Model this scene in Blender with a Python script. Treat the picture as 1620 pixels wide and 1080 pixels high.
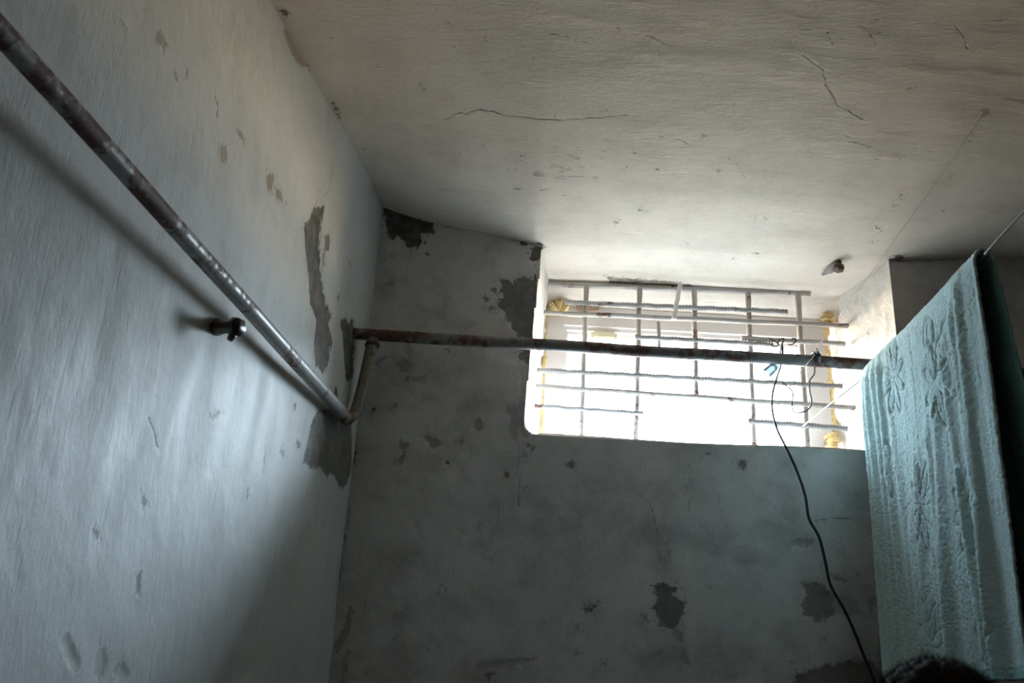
import bpy, bmesh, math, random
import numpy as np
from mathutils import Vector, Matrix
random.seed(7); rng = np.random.default_rng(11)
for o in list(bpy.data.objects): bpy.data.objects.remove(o)
scene = bpy.context.scene; COL = scene.collection

# ------------------------------------------------------------------ camera
CAM = np.array([0, 0, 1.5]); PITCH, ROLL, FPX = math.radians(24.2), math.radians(3.2), 1728.0
fw = np.array([0, math.cos(PITCH), math.sin(PITCH)]); _r = np.array([1., 0, 0]); _u = np.array([0, -math.sin(PITCH), math.cos(PITCH)])
rt = _r*math.cos(ROLL) + _u*math.sin(ROLL); up = _u*math.cos(ROLL) - _r*math.sin(ROLL)
cd = bpy.data.cameras.new('camera'); cam = bpy.data.objects.new('camera', cd); COL.objects.link(cam)
cd.sensor_width = 22.5; cd.lens = 24.0; cd.clip_start = .05
cam.matrix_world = Matrix(((rt[0], up[0], -fw[0], CAM[0]), (rt[1], up[1], -fw[1], CAM[1]), (rt[2], up[2], -fw[2], CAM[2]), (0, 0, 0, 1)))
cd.dof.use_dof = True; cd.dof.focus_distance = 3.0; cd.dof.aperture_fstop = 4.5
scene.camera = cam

# ------------------------------------------------------------------ sky outside, exposure
SKY, GLOW = 50.0, 4.1
wd = bpy.data.worlds.new('sky'); scene.world = wd; wd.use_nodes = True
nt = wd.node_tree; bg = nt.nodes['Background']
tc = nt.nodes.new('ShaderNodeTexCoord'); sx = nt.nodes.new('ShaderNodeSeparateXYZ'); rp = nt.nodes.new('ShaderNodeValToRGB'); mr = nt.nodes.new('ShaderNodeMapRange')
nt.links.new(tc.outputs['Generated'], sx.inputs[0]); nt.links.new(sx.outputs['Z'], mr.inputs['Value'])
mr.inputs['From Min'].default_value = -1; mr.inputs['From Max'].default_value = 1
nt.links.new(mr.outputs[0], rp.inputs[0]); nt.links.new(rp.outputs[0], bg.inputs[0])
el = rp.color_ramp.elements
el[0].position = 0; el[0].color = (.03, .026, .02, 1)
el[1].position = 1; el[1].color = (.62, .80, 1.0, 1)
for p, c in ((.25, (.07, .06, .048, 1)), (.36, (.27, .21, .15, 1)), (.44, (1.15, .88, .62, 1)), (.485, (1.7, 1.32, .95, 1)), (.515, (.80, .84, .90, 1)), (.62, (.74, .86, 1.0, 1))):
    e = el.new(p); e.color = c
# hazy sun: a broad bright glow in the sky, up to the right beyond the window
geo = nt.nodes.new('ShaderNodeVectorMath'); geo.operation = 'DOT_PRODUCT'; nrmz = nt.nodes.new('ShaderNodeVectorMath'); nrmz.operation = 'NORMALIZE'
gd = Vector((1.4, 1, 1.35)).normalized(); geo.inputs[1].default_value = gd
nt.links.new(tc.outputs['Generated'], nrmz.inputs[0]); nt.links.new(nrmz.outputs[0], geo.inputs[0])
gm = nt.nodes.new('ShaderNodeMapRange'); gm.interpolation_type = 'SMOOTHSTEP'; gm.inputs['From Min'].default_value = math.cos(math.radians(30)); gm.inputs['From Max'].default_value = math.cos(math.radians(12))
gm.inputs['To Min'].default_value = 1.0; gm.inputs['To Max'].default_value = GLOW
nt.links.new(geo.outputs['Value'], gm.inputs['Value'])
ml = nt.nodes.new('ShaderNodeMath'); ml.operation = 'MULTIPLY'; ml.inputs[1].default_value = SKY; nt.links.new(gm.outputs[0], ml.inputs[0]); nt.links.new(ml.outputs[0], bg.inputs[1])
scene.view_settings.view_transform = 'Standard'; scene.view_settings.look = 'None'
scene.view_settings.exposure = 0.0; scene.view_settings.gamma = 1; scene.view_settings.use_curve_mapping = False
scene.cycles.max_bounces = 14; scene.cycles.diffuse_bounces = 9; scene.cycles.glossy_bounces = 4
scene.cycles.transparent_max_bounces = 12; scene.cycles.use_denoising = True
scene.cycles.sample_clamp_indirect = 8; scene.cycles.caustics_reflective = False; scene.cycles.caustics_refractive = False
# the window opening, as the place where the renderer samples the daylight (a portal gives off nothing)
pl = bpy.data.lights.new('window_daylight', 'AREA'); pl.shape = 'RECTANGLE'; pl.size = 1.04; pl.size_y = .68; pl.cycles.is_portal = True
po = bpy.data.objects.new('window_daylight', pl); COL.objects.link(po); po.location = (.585, 3.335, 2.88); po.rotation_euler = (-math.pi/2, 0, 0)

# ------------------------------------------------------------------ places
D, TH = 2.9, .38                       # room face of the back wall, its thickness
GY = D + .22                           # plane of the grille
FY = D + .30                          # room face of the window frame
XC = -.42; SL = .21                    # corner x, splay of the left wall
LN = np.array([1, -SL, 0]); LN = LN/np.linalg.norm(LN); LP = np.array([XC, D, 0.])   # left wall: normal into the room
LD = np.array([-SL, -1, 0]); LD = LD/np.linalg.norm(LD)                              # along it, away from the corner
def ray(px, py): d = fw*FPX + rt*(px-810) + up*(540-py); return d
def hit(px, py, p, n): d = ray(px, py); t = ((np.array(p)-CAM)@np.array(n))/(d@np.array(n)); return CAM + d*t
def aty(px, py, y): return hit(px, py, (0, y, 0), (0, 1, 0))
def atz(px, py, z): return hit(px, py, (0, 0, z), (0, 0, 1))
def atd(px, py, z): return CAM + ray(px, py)*z/FPX
def onleft(px, py, off=0.): return hit(px, py, LP + LN*off, LN)

# ------------------------------------------------------------------ helpers
def tag(o, label=None, cat=None, group=None, kind=None):
    if label: o['label'] = label
    if cat: o['category'] = cat
    if group: o['group'] = group
    if kind: o['kind'] = kind
    return o
def empty(name, loc, **k):
    o = bpy.data.objects.new(name, None); COL.objects.link(o); o.location = loc; o.empty_display_size = .1
    return tag(o, **k)
def mesh_obj(name, V, Fc, mat, parent=None, smooth=True, **k):
    me = bpy.data.meshes.new(name); me.from_pydata([tuple(v) for v in V], [], Fc); me.update()
    if smooth: me.polygons.foreach_set('use_smooth', [True]*len(me.polygons))
    me.materials.append(mat); o = bpy.data.objects.new(name, me); COL.objects.link(o)
    if parent:
        o.parent = parent; o.matrix_parent_inverse = Matrix.Translation(-parent.location)
    return tag(o, **k)
class MB:
    def __init__(s): s.V = []; s.F = []
    def add(s, V, Fc):
        n = len(s.V); s.V += [tuple(v) for v in V]; s.F += [tuple(i+n for i in f) for f in Fc]
    def box(s, a, b):
        (x0, y0, z0), (x1, y1, z1) = a, b
        s.add([(x0,y0,z0),(x1,y0,z0),(x1,y1,z0),(x0,y1,z0),(x0,y0,z1),(x1,y0,z1),(x1,y1,z1),(x0,y1,z1)],
              [(0,3,2,1),(4,5,6,7),(0,1,5,4),(1,2,6,5),(2,3,7,6),(3,0,4,7)])
    def tube(s, pts, rad, seg=12, caps=True, wob=None, hollow=None):
        P = [Vector(p) for p in pts]; n = len(P)
        R = rad if hasattr(rad, '__len__') else [rad]*n
        t0 = (P[1]-P[0]).normalized(); a = Vector((0, 0, 1)) if abs(t0.z) < .9 else Vector((1, 0, 0))
        u = t0.cross(a).normalized(); V = []; Fc = []
        for i, p in enumerate(P):
            t = ((P[min(i+1, n-1)]-P[max(i-1, 0)])).normalized(); u = (u - t*u.dot(t)).normalized(); v = t.cross(u)
            for k in range(seg):
                an = 2*math.pi*k/seg; r = R[i]*(wob(i, k) if wob else 1)
                V.append(p + (u*math.cos(an)+v*math.sin(an))*r)
        for i in range(n-1):
            for k in range(seg):
                k2 = (k+1) % seg; Fc.append((i*seg+k, i*seg+k2, (i+1)*seg+k2, (i+1)*seg+k))
        if hollow:                       # an open pipe mouth at the end
            for j, (q, rr) in enumerate(((n-1, hollow),)):
                t = (P[-1]-P[-2]).normalized(); b = len(V)
                for dep in (0, -.03):
                    for k in range(seg):
                        w = Vector(V[(n-1)*seg+k]) - P[-1]; V.append(P[-1] + w*rr + t*dep)
                for k in range(seg):
                    k2 = (k+1) % seg
                    Fc.append(((n-1)*seg+k, (n-1)*seg+k2, b+k2, b+k)); Fc.append((b+k, b+k2, b+seg+k2, b+seg+k))
                Fc.append(tuple(b+seg+k for k in range(seg))); Fc.append(tuple(reversed(range(seg))))
        elif caps:
            Fc.append(tuple(reversed(range(seg)))); Fc.append(tuple(range((n-1)*seg, n*seg)))
        s.add(V, Fc)
    def build(s, name, mat, parent=None, smooth=True, **k): return mesh_obj(name, s.V, s.F, mat, parent, smooth, **k)
def smooth_path(pts, n=12):
    P = [np.array(p, float) for p in pts]; P = [2*P[0]-P[1]] + P + [2*P[-1]-P[-2]]; out = []
    for i in range(1, len(P)-2):
        for j in range(n):
            t = j/n; a, b, c, d = P[i-1:i+3]
            out.append(.5*((2*b)+(c-a)*t+(2*a-5*b+4*c-d)*t*t+(3*b-a-3*c+d)*t**3))
    out.append(P[-2]); return out

_lat = rng.random((256, 256))
def vnoise(x, y):
    xi = np.floor(x).astype(int); yi = np.floor(y).astype(int); fx = x-xi; fy = y-yi
    fx = fx*fx*fx*(fx*(fx*6-15)+10); fy = fy*fy*fy*(fy*(fy*6-15)+10); a = xi % 256; b = yi % 256; a1 = (a+1) % 256; b1 = (b+1) % 256
    return (_lat[a, b]*(1-fx)+_lat[a1, b]*fx)*(1-fy) + (_lat[a, b1]*(1-fx)+_lat[a1, b1]*fx)*fy
def fbm(x, y, o=4):
    s = 0; a = .5; t = 0
    for i in range(o): s = s + a*vnoise(x*2**i+17*i, y*2**i+31*i); t += a; a *= .5
    return s/t*2-1

# ------------------------------------------------------------------ materials
def mat_new(name):
    m = bpy.data.materials.new(name); m.use_nodes = True; m.node_tree.nodes.clear(); return m, m.node_tree
class N:
    def __init__(s, name):
        s.m, s.t = mat_new(name); s.out = s.n('ShaderNodeOutputMaterial'); s.b = s.n('ShaderNodeBsdfPrincipled'); s.l(s.b.outputs[0], s.out.inputs[0])
    def n(s, t, **k):
        x = s.t.nodes.new(t)
        for a, v in k.items(): setattr(x, a, v)
        return x
    def l(s, a, b): s.t.links.new(a, b)
    def co(s): return s.n('ShaderNodeTexCoord').outputs['Object']
    def noise(s, scale, detail=4, rough=.6, stretch=None, rot=None, co=None):
        c = co or s.co()
        if stretch or rot:
            mp = s.n('ShaderNodeMapping'); s.l(c, mp.inputs[0]); mp.inputs['Scale'].default_value = stretch or (1,1,1)
            if rot: mp.inputs['Rotation'].default_value = rot
            c = mp.outputs[0]
        x = s.n('ShaderNodeTexNoise'); x.inputs['Scale'].default_value = scale; x.inputs['Detail'].default_value = detail; x.inputs['Roughness'].default_value = rough
        s.l(c, x.inputs['Vector']); return x.outputs[0]
    def math(s, op, a, b=None, clamp=False):
        x = s.n('ShaderNodeMath', operation=op, use_clamp=clamp)
        for i, v in enumerate((a, b)):
            if v is None: continue
            if isinstance(v, (int, float)): x.inputs[i].default_value = v
            else: s.l(v, x.inputs[i])
        return x.outputs[0]
    def map(s, v, a, b, c=0., d=1., smooth=True):
        x = s.n('ShaderNodeMapRange'); x.interpolation_type = 'SMOOTHSTEP' if smooth else 'LINEAR'
        s.l(v, x.inputs['Value'])
        for k, w in zip(('From Min', 'From Max', 'To Min', 'To Max'), (a, b, c, d)): x.inputs[k].default_value = w
        return x.outputs[0]
    def mix(s, f, a, b, mode='MIX'):
        x = s.n('ShaderNodeMix', data_type='RGBA', blend_type=mode)
        for i, v in ((0, f), (6, a), (7, b)):
            if isinstance(v, (int, float)): x.inputs[i].default_value = v
            elif isinstance(v, tuple): x.inputs[i].default_value = (*v, 1)
            else: s.l(v, x.inputs[i])
        return x.outputs[2]
    def bump(s, h, strength=.5, dist=.002, prev=None):
        x = s.n('ShaderNodeBump'); x.inputs['Strength'].default_value = strength; x.inputs['Distance'].default_value = dist; s.l(h, x.inputs['Height'])
        if prev: s.l(prev, x.inputs['Normal'])
        return x.outputs[0]
    def attr(s, name): return s.n('ShaderNodeAttribute', attribute_name=name).outputs['Fac']
    def fin(s, col, rough=.8, normal=None, **k):
        if isinstance(col, tuple): s.b.inputs['Base Color'].default_value = (*col, 1)
        else: s.l(col, s.b.inputs['Base Color'])
        if isinstance(rough, (int, float)): s.b.inputs['Roughness'].default_value = rough
        else: s.l(rough, s.b.inputs['Roughness'])
        if normal: s.l(normal, s.b.inputs['Normal'])
        for a, v in k.items(): s.b.inputs[a.replace('_', ' ')].default_value = v
        return s.m

def plaster(name, c1, c2, c3, patchdark, stretch, trowel, rot=None, gloss=.75, fleck=.5, mottle=.35):
    s = N(name)
    big = s.noise(1.7, 4, .6); mid = s.noise(9, 5, .65, stretch, rot); fine = s.noise(60, 5, .7, stretch, rot); grain = s.noise(420, 3, .6)
    col = s.mix(s.map(big, .35, .68), c1, c2)
    col = s.mix(s.map(mid, .48, .75, 0, .6), col, c3)
    col = s.mix(s.map(fine, .55, .8, 0, .35), col, tuple(v*.72 for v in c3))
    mot = s.noise(5.5, 6, .7); col = s.mix(s.map(mot, .42, .72, 0, mottle), col, tuple(v*.62 for v in c3))
    scr = s.noise(140, 2, .5, tuple(v*(.18 if v == min(stretch) else 1) for v in stretch), rot); col = s.mix(s.map(scr, .62, .80, 0, .35), col, tuple(v*.55 for v in c3))
    # flecks of lost paint
    fl = s.noise(38, 3, .55, stretch, rot); flm = s.math('MULTIPLY', s.map(fl, .73, .755), s.map(s.noise(3.1, 2, .5), .5, .62, 0, fleck))
    col = s.mix(flm, col, tuple(v*.45 for v in c3))
    # patches of bare cement: signed distance stored on the mesh, ragged edge added here
    sd = s.attr('patch'); rag = s.math('ADD', s.math('MULTIPLY', s.math('SUBTRACT', s.noise(46, 7, .78, stretch), .5), .060), s.math('MULTIPLY', s.math('SUBTRACT', s.noise(170, 4, .8), .5), .018))
    sd2 = s.math('ADD', sd, rag); pm = s.map(sd2, .0014, -.0014)
    near = s.math('MULTIPLY', s.map(sd, .024, .004), s.map(s.noise(120, 3, .6, stretch), .60, .625)); pm = s.math('MAXIMUM', pm, near)
    tone = s.attr('tone')
    pc = s.mix(s.map(s.noise(30, 4, .6), .35, .7), tuple(v*.75 for v in patchdark), tuple(v*1.7 for v in patchdark))
    pc = s.mix(tone, pc, (.36, .30, .235))
    col = s.mix(s.math('MULTIPLY', pm, s.attr('strength')), col, pc)
    cr = s.attr('crack'); crm = s.map(s.math('ADD', cr, s.math('MULTIPLY', s.math('SUBTRACT', grain, .5), .004)), .0040, .0010)
    col = s.mix(s.math('MULTIPLY', crm, s.map(s.noise(7, 3, .6), .36, .58, .35, .8)), col, (.09, .08, .07))
    h = s.math('ADD', s.math('MULTIPLY', mid, 1.0), s.math('SUBTRACT', s.math('MULTIPLY', fine, .45), s.math('MULTIPLY', s.map(scr, .60, .80), .25)))
    b = s.bump(h, trowel, .010)
    h2 = s.math('SUBTRACT', s.math('MULTIPLY', grain, .25), s.math('ADD', s.math('MULTIPLY', pm, 1.6), s.math('ADD', crm, s.math('MULTIPLY', flm, .6))))
    b = s.bump(h2, .6, .002, b)
    rough = s.map(mid, .3, .7, gloss-.1, gloss+.12)
    return s.fin(col, rough, b, Specular_IOR_Level=.35)
M = {}
M['left'] = plaster('limewashed_plaster', (.60, .615, .60), (.66, .67, .65), (.54, .545, .525), (.105, .10, .088), (1.6, 1.6, .5), .30, gloss=.6, mottle=.22)
M['back'] = plaster('grey_limewashed_plaster', (.575, .56, .55), (.64, .625, .61), (.50, .485, .475), (.085, .082, .074), (1, 1, .8), .40, gloss=.68, mottle=.75)
M['ceil'] = plaster('ceiling_plaster', (.82, .735, .64), (.86, .79, .705), (.74, .65, .565), (.16, .13, .10), (.6, 1.7, 1), .42, rot=(0, 0, -.25), gloss=.75, fleck=.45, mottle=.3)
M['reveal'] = plaster('reveal_plaster', (.72, .70, .66), (.78, .76, .73), (.62, .58, .53), (.30, .26, .2), (1, 1, 1), 1.0, gloss=.8)
def flat(name, c, rough=.6, sc=200, bump=.2, dist=.0005, var=.15, **k):
    s = N(name); n = s.noise(sc, 4, .6)
    return s.fin(s.mix(s.map(n, .35, .7), c, tuple(v*(1-var) for v in c)), rough, s.bump(n, bump, dist), **k)
def pipe_mat(name, lo, hi, paint, bias, gl=.30):
    s = N(name); n = s.noise(9, 6, .68); n2 = s.noise(55, 4, .7); g = s.noise(300, 3, .6)
    f = s.math('ADD', s.math('MULTIPLY', n, .75), s.math('MULTIPLY', n2, .25))
    if bias:                       # more rust on the stretch far from the corner
        sp = s.n('ShaderNodeSeparateXYZ'); s.l(s.co(), sp.inputs[0]); f = s.math('ADD', f, s.map(sp.outputs['Y'], 2.25, 1.55, 0, bias, False))
    m = s.map(f, lo, hi)
    rust = s.mix(s.map(n2, .35, .65), (.055, .026, .020), (.15, .062, .042))
    pc = s.mix(s.map(n2, .4, .75, 0, .5), paint, tuple(v*.6 for v in paint))
    col = s.mix(m, pc, rust); rough = s.map(m, 0, 1, gl, .7)
    return s.fin(col, rough, s.bump(s.math('ADD', s.math('MULTIPLY', g, .3), m), .35, .0010), Specular_IOR_Level=.5)
M['pipe_side'] = pipe_mat('worn_pipe_paint', .53, .60, (.30, .285, .265), .08, .36)
M['pipe_back'] = pipe_mat('rusty_pipe_paint', .46, .54, (.22, .21, .21), 0)
M['pipe_link'] = pipe_mat('olive_pipe_paint', .56, .60, (.20, .18, .14), 0)
M['bar'] = pipe_mat('whitewashed_steel', .56, .62, (.40, .365, .335), 0)
M['rebar'] = pipe_mat('dull_rebar_steel', .55, .62, (.36, .34, .33), 0)
M['rust'] = pipe_mat('rusty_iron', .40, .62, (.045, .030, .026), 0)
M['pvc'] = flat('white_plastic', (.62, .59, .57), .35, 80, .05, var=.04)
M['foam'] = flat('yellow_foam', (.78, .60, .30), .9, 60, 1.0, .006, .35)
M['tagpaper'] = flat('pale_yellow_plastic', (.72, .68, .48), .6, 200, .1)
M['tape'] = flat('brown_mortar', (.34, .22, .17), .9, 120, .8, .003, .3)
M['black'] = flat('black_cable', (.012, .013, .016), .45, 300, .1)
M['brownwire'] = flat('brown_wire', (.10, .055, .04), .5, 300, .1)
M['cord'] = flat('grey_string', (.55, .53, .50), .9, 500, .6)
M['white_cord'] = flat('white_string', (.80, .80, .80), .9, 500, .6)
M['clear'] = flat('pale_blue_plastic', (.45, .58, .68), .3, 80, .1, Transmission_Weight=.45)
M['floor'] = flat('concrete_floor', (.20, .19, .175), .8, 12, .4, .004, .3)
M['skin'] = flat('skin', (.40, .23, .16), .5, 160, .25, .0006, .12, Subsurface_Weight=.1)
M['hair'] = flat('dark_brown_hair', (.020, .014, .012), .75, 300, .3, Specular_IOR_Level=.15)
M['shirt'] = flat('navy_cotton', (.03, .035, .07), .85, 400, .4, .0006)
M['trousers'] = flat('grey_cotton', (.08, .08, .085), .85, 400, .4, .0006)
M['shoe'] = flat('black_leather', (.02, .02, .02), .4, 200, .3)
M['eye'] = flat('eye_white', (.75, .73, .70), .2, 50, 0)
g, t = mat_new('window_glass'); M['glass'] = g
o_ = t.nodes.new('ShaderNodeOutputMaterial'); mx = t.nodes.new('ShaderNodeMixShader'); tr = t.nodes.new('ShaderNodeBsdfTransparent'); gl = t.nodes.new('ShaderNodeBsdfGlossy')
tr.inputs[0].default_value = (.93, .96, .96, 1); gl.inputs['Roughness'].default_value = .02
mx.inputs[0].default_value = .05; t.links.new(tr.outputs[0], mx.inputs[1]); t.links.new(gl.outputs[0], mx.inputs[2]); t.links.new(mx.outputs[0], o_.inputs[0])
s = N('terry_cloth'); n1 = s.noise(520, 3, .7); n2 = s.noise(210, 4, .75); n3 = s.noise(6, 3, .6)
col = s.mix(s.map(n2, .35, .7), (.50, .70, .71), (.66, .82, .82)); col = s.mix(s.map(n3, .4, .7, 0, .35), col, (.46, .68, .67))
M['towel'] = s.fin(col, .95, s.bump(s.math('ADD', n1, s.math('MULTIPLY', n2, 1.2)), .9, .0022), Sheen_Weight=.5, Specular_IOR_Level=.1)
s.b.inputs['Sheen Tint'].default_value = (.7, .9, .92, 1)
M['hem'] = flat('flat_woven_hem_and_back_shade', (.24, .50, .48), .9, 500, .4)  # hem weave, also the towel's back layer, where the darker teal paints in shade

# ------------------------------------------------------------------ patches, cracks (outlines in wall coordinates)
def poly_sd(P, X, Y):
    d = np.full(X.shape, 9.); ins = np.zeros(X.shape, bool); n = len(P)
    for i in range(n):
        x0, y0 = P[i]; x1, y1 = P[(i+1) % n]; ex, ey = x1-x0, y1-y0
        tt = np.clip(((X-x0)*ex+(Y-y0)*ey)/(ex*ex+ey*ey+1e-12), 0, 1)
        d = np.minimum(d, np.hypot(X-x0-tt*ex, Y-y0-tt*ey))
        c = ((y0 > Y) != (y1 > Y)) & (X < (x1-x0)*(Y-y0)/(y1-y0+1e-12)+x0); ins ^= c
    return np.where(ins, -d, d)
def line_d(P, X, Y):
    d = np.full(X.shape, 9.)
    for (x0, y0), (x1, y1) in zip(P[:-1], P[1:]):
        ex, ey = x1-x0, y1-y0; tt = np.clip(((X-x0)*ex+(Y-y0)*ey)/(ex*ex+ey*ey+1e-12), 0, 1)
        w = 1
        d = np.minimum(d, np.hypot(X-x0-tt*ex, Y-y0-tt*ey))
    return d
def blob(cx, cy, rx, ry=None, n=9):
    ry = ry or rx; a = random.random()*6
    return [(cx+rx*math.cos(a+k*2*math.pi/n)*random.uniform(.7, 1.2), cy+ry*math.sin(a+k*2*math.pi/n)*random.uniform(.7, 1.2)) for k in range(n)]
def fields(X, Y, patches, cracks, conv):
    sd = np.full(X.shape, .5); tone = np.zeros(X.shape); st = np.ones(X.shape); cr = np.full(X.shape, .5)
    for P, tn, sg in patches:
        Q = [conv(*p) for p in P]; q = np.array(Q); m = (X > q[:,0].min()-.05) & (X < q[:,0].max()+.05) & (Y > q[:,1].min()-.05) & (Y < q[:,1].max()+.05)
        if not m.any(): continue
        d = poly_sd(Q, X[m], Y[m]); cur = sd[m]; b = d < cur
        a = tone[m]; a[b] = tn; tone[m] = a; a = st[m]; a[b] = sg; st[m] = a; sd[m] = np.minimum(cur, d)
    for P in cracks:
        Q = [conv(*p) for p in P]; q = [Q[0]]
        for a, b in zip(Q[:-1], Q[1:]):
            for k in (1, 2, 3):
                f = k/3; j = .0035 if k < 3 else 0
                q.append((a[0]+(b[0]-a[0])*f+random.uniform(-j, j), a[1]+(b[1]-a[1])*f+random.uniform(-j, j)))
        A = np.array(q); m = (X > A[:,0].min()-.04) & (X < A[:,0].max()+.04) & (Y > A[:,1].min()-.04) & (Y < A[:,1].max()+.04)
        if m.any(): cr[m] = np.minimum(cr[m], line_d(q, X[m], Y[m]) - (.0013 if len(P) > 9 else .0002 if len(P) > 7 else -.0006))
    return sd, tone, st, cr

def grid_surface(name, us, vs, posf, mat, conv, patches=(), cracks=(), hole=None, amp=.004, flip=False, extra=None):
    U, W = np.meshgrid(us, vs, indexing='ij'); u = U.ravel(); w = W.ravel()
    sd, tone, st, cr = fields(u, w, patches, cracks, conv)
    disp = amp*fbm(u*2.3+5, w*2.3, 3) + .0016*fbm(u*14, w*14, 3)
    disp -= .0022*np.clip(.5-sd/.006, 0, 1)*(tone < .5) + .0015*np.clip(1-cr/.006, 0, 1)
    P = posf(u, w, disp); nu, nv = len(us), len(vs)
    idx = np.arange(nu*nv).reshape(nu, nv); a = idx[:-1,:-1]; b = idx[1:,:-1]; c = idx[1:,1:]; d = idx[:-1,1:]
    Q = np.stack([a, b, c, d] if not flip else [a, d, c, b], -1).reshape(-1, 4)
    if hole is not None:
        uc = (U[:-1,:-1]+U[1:,1:])/2; wc = (W[:-1,:-1]+W[1:,1:])/2; Q = Q[~hole(uc, wc).ravel()]
    V = P; nb = len(V); EF = []
    if extra:
        EV, EF = extra; V = np.vstack([V, np.array(EV)]); EF = [tuple(i+nb for i in f) for f in EF]
    me = bpy.data.meshes.new(name); nq = len(Q); ne = len(EF)
    me.vertices.add(len(V)); me.vertices.foreach_set('co', V.astype(np.float32).ravel())
    loops = np.concatenate([Q.ravel()] + ([np.array(EF).ravel()] if ne else [])).astype(np.int32)
    me.loops.add(len(loops)); me.loops.foreach_set('vertex_index', loops)
    me.polygons.add(nq+ne); me.polygons.foreach_set('loop_start', np.arange(0, 4*(nq+ne), 4, dtype=np.int32))
    me.polygons.foreach_set('use_smooth', np.concatenate([np.ones(nq, bool), np.zeros(ne, bool)]))
    me.update(calc_edges=True); me.validate()
    for nm, arr, df in (('patch', sd, .5), ('tone', tone, 0.), ('strength', st, 1.), ('crack', cr, .5)):
        at = me.attributes.new(nm, 'FLOAT', 'POINT'); full = np.full(len(V), df, np.float32); full[:nb] = arr; at.data.foreach_set('value', full)
    me.materials.append(mat); o = bpy.data.objects.new(name, me); COL.objects.link(o); o['kind'] = 'structure'
    return o
def rng_(a, b, s): return np.linspace(a, b, max(2, int(round((b-a)/s))+1))
def cat(*A): return np.unique(np.round(np.concatenate(A), 5))

# window opening outline on the room face
def top_z(x, y):                     # height of the uneven ceiling
    H = 3.243
    zx = np.interp(x, [-.45, -.30, -.10, .05, .3, 1.1, 1.45, 2.3], [0, -.050, -.085, -.115, -.108, -.104, -.066, -.03])
    fall = np.clip((y-1.5)/(D-1.5), 0, 1)**1.6
    return H + zx*fall
WX0, WX1, WZ0 = .058, 1.128, 2.528
wx_l = lambda z: np.interp(z, [2.5, 2.56, 2.8, 3.13, 3.3], [.050, .046, .056, .076, .080])
wx_r = lambda z: np.interp(z, [2.5, 2.7, 2.9, 3.2], [1.118, 1.124, 1.128, 1.128])

# ------------------------------------------------------------------ left wall
def conv_left(px, py): h = onleft(px, py); return (float((h-LP)@LD), float(h[2]))
def pos_left(u, w, d): return LP[None] + u[:,None]*LD[None] + d[:,None]*LN[None] + np.stack([0*w, 0*w, w], 1)
LPATCH = [
 ([(498,330),(512,326),(508,360),(505,400),(508,440),(515,480),(525,500),(527,530),(520,570),(512,588),(500,580),(497,540),(501,505),(490,480),(488,430),(484,400),(481,360)], 0, .97),
 ([(514,372),(520,372),(519,398),(514,396)], 0, .8),
 ([(500,650),(514,648),(525,640),(545,655),(556,668),(556,700),(556,745),(546,770),(540,772),(528,750),(515,752),(505,735),(494,742),(480,730),(487,700),(492,675)], 0, .9),
 ([(505,655),(515,645),(535,650),(552,660),(556,672),(540,680),(525,690),(508,686)], 0, 1),
 ([(528,626),(532,604),(537,612),(536,640),(530,642)], 0, 1),
 ([(540,508),(546,502),(552,510),(558,505),(562,520),(558,560),(558,598),(548,602),(543,560),(540,535)], 0, 1),
 ([(248,50),(254,48),(262,68),(258,76),(249,72)], 1, .8), ([(186,30),(196,30),(203,44),(198,48)], 1, .45),
 ([(350,230),(357,232),(358,256),(352,258),(347,250)], 1, .9), ([(373,204),(380,207),(387,220),(384,224)], 1, .8),
 ([(422,276),(434,276),(432,292),(428,304),(421,294)], 1, 1), ([(436,298),(442,300),(450,318),(446,322),(437,312)], 1, 1),
 ([(452,35),(462,58),(470,75),(484,85),(486,104),(476,104),(464,90),(456,70),(449,50)], 1, .9),
 ([(222,782),(230,780),(232,794),(225,799)], .5, .8), ([(470,700),(474,700),(473,708),(470,707)], 0, .9), ([(390,782),(395,782),(394,788),(390,787)], 0, .8),
 ([(465,640),(468,640),(467,650)], 0, .6), ([(445,712),(450,718),(446,724)], 0, .6),
 ([(95,1015),(108,1005),(118,1030),(128,1050),(120,1065),(106,1045)], .4, .25), ([(150,1045),(165,1020),(170,1050),(160,1075),(150,1070)], .4, .25), ([(178,1060),(195,1050),(205,1068),(190,1080)], .4, .25),
 ([(275,115),(278,108),(280,125),(277,126)], .3, .5), ([(294,118),(296,112),(297,126)], .3, .5), ([(216,910),(222,905),(221,938),(216,938)], .2, .5),
 ([(334,660),(338,655),(352,652),(340,665)], .2, .4), ([(145,840),(150,838),(156,850),(150,850)], .2, .5),
 ([(533,470),(537,468),(536,480)], 0, .6), ([(552,415),(554,412),(555,420)], 0, .8), ([(510,398),(514,400),(513,420),(510,418)], .1, .5),
 ([(500,505),(520,495),(545,520),(549,610),(536,640),(528,600),(530,540)], .35, .10)]
LCRACK = [[(527,250),(525,268),(522,290),(519,300),(515,314)], [(340,150),(345,168),(343,185)], [(216,270),(219,290)], [(235,660),(245,690),(252,710)], [(415,748),(418,730),(421,716)]]
us = cat([-.25, -.12], rng_(-.03, 2.35, .006), rng_(2.35, 5.6, .25)); vs = cat(rng_(0, 1.2, .3), rng_(1.2, 3.36, .006))
grid_surface('wall_left', us, vs, pos_left, M['left'], conv_left, LPATCH, LCRACK, amp=.0028, flip=True)

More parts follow.
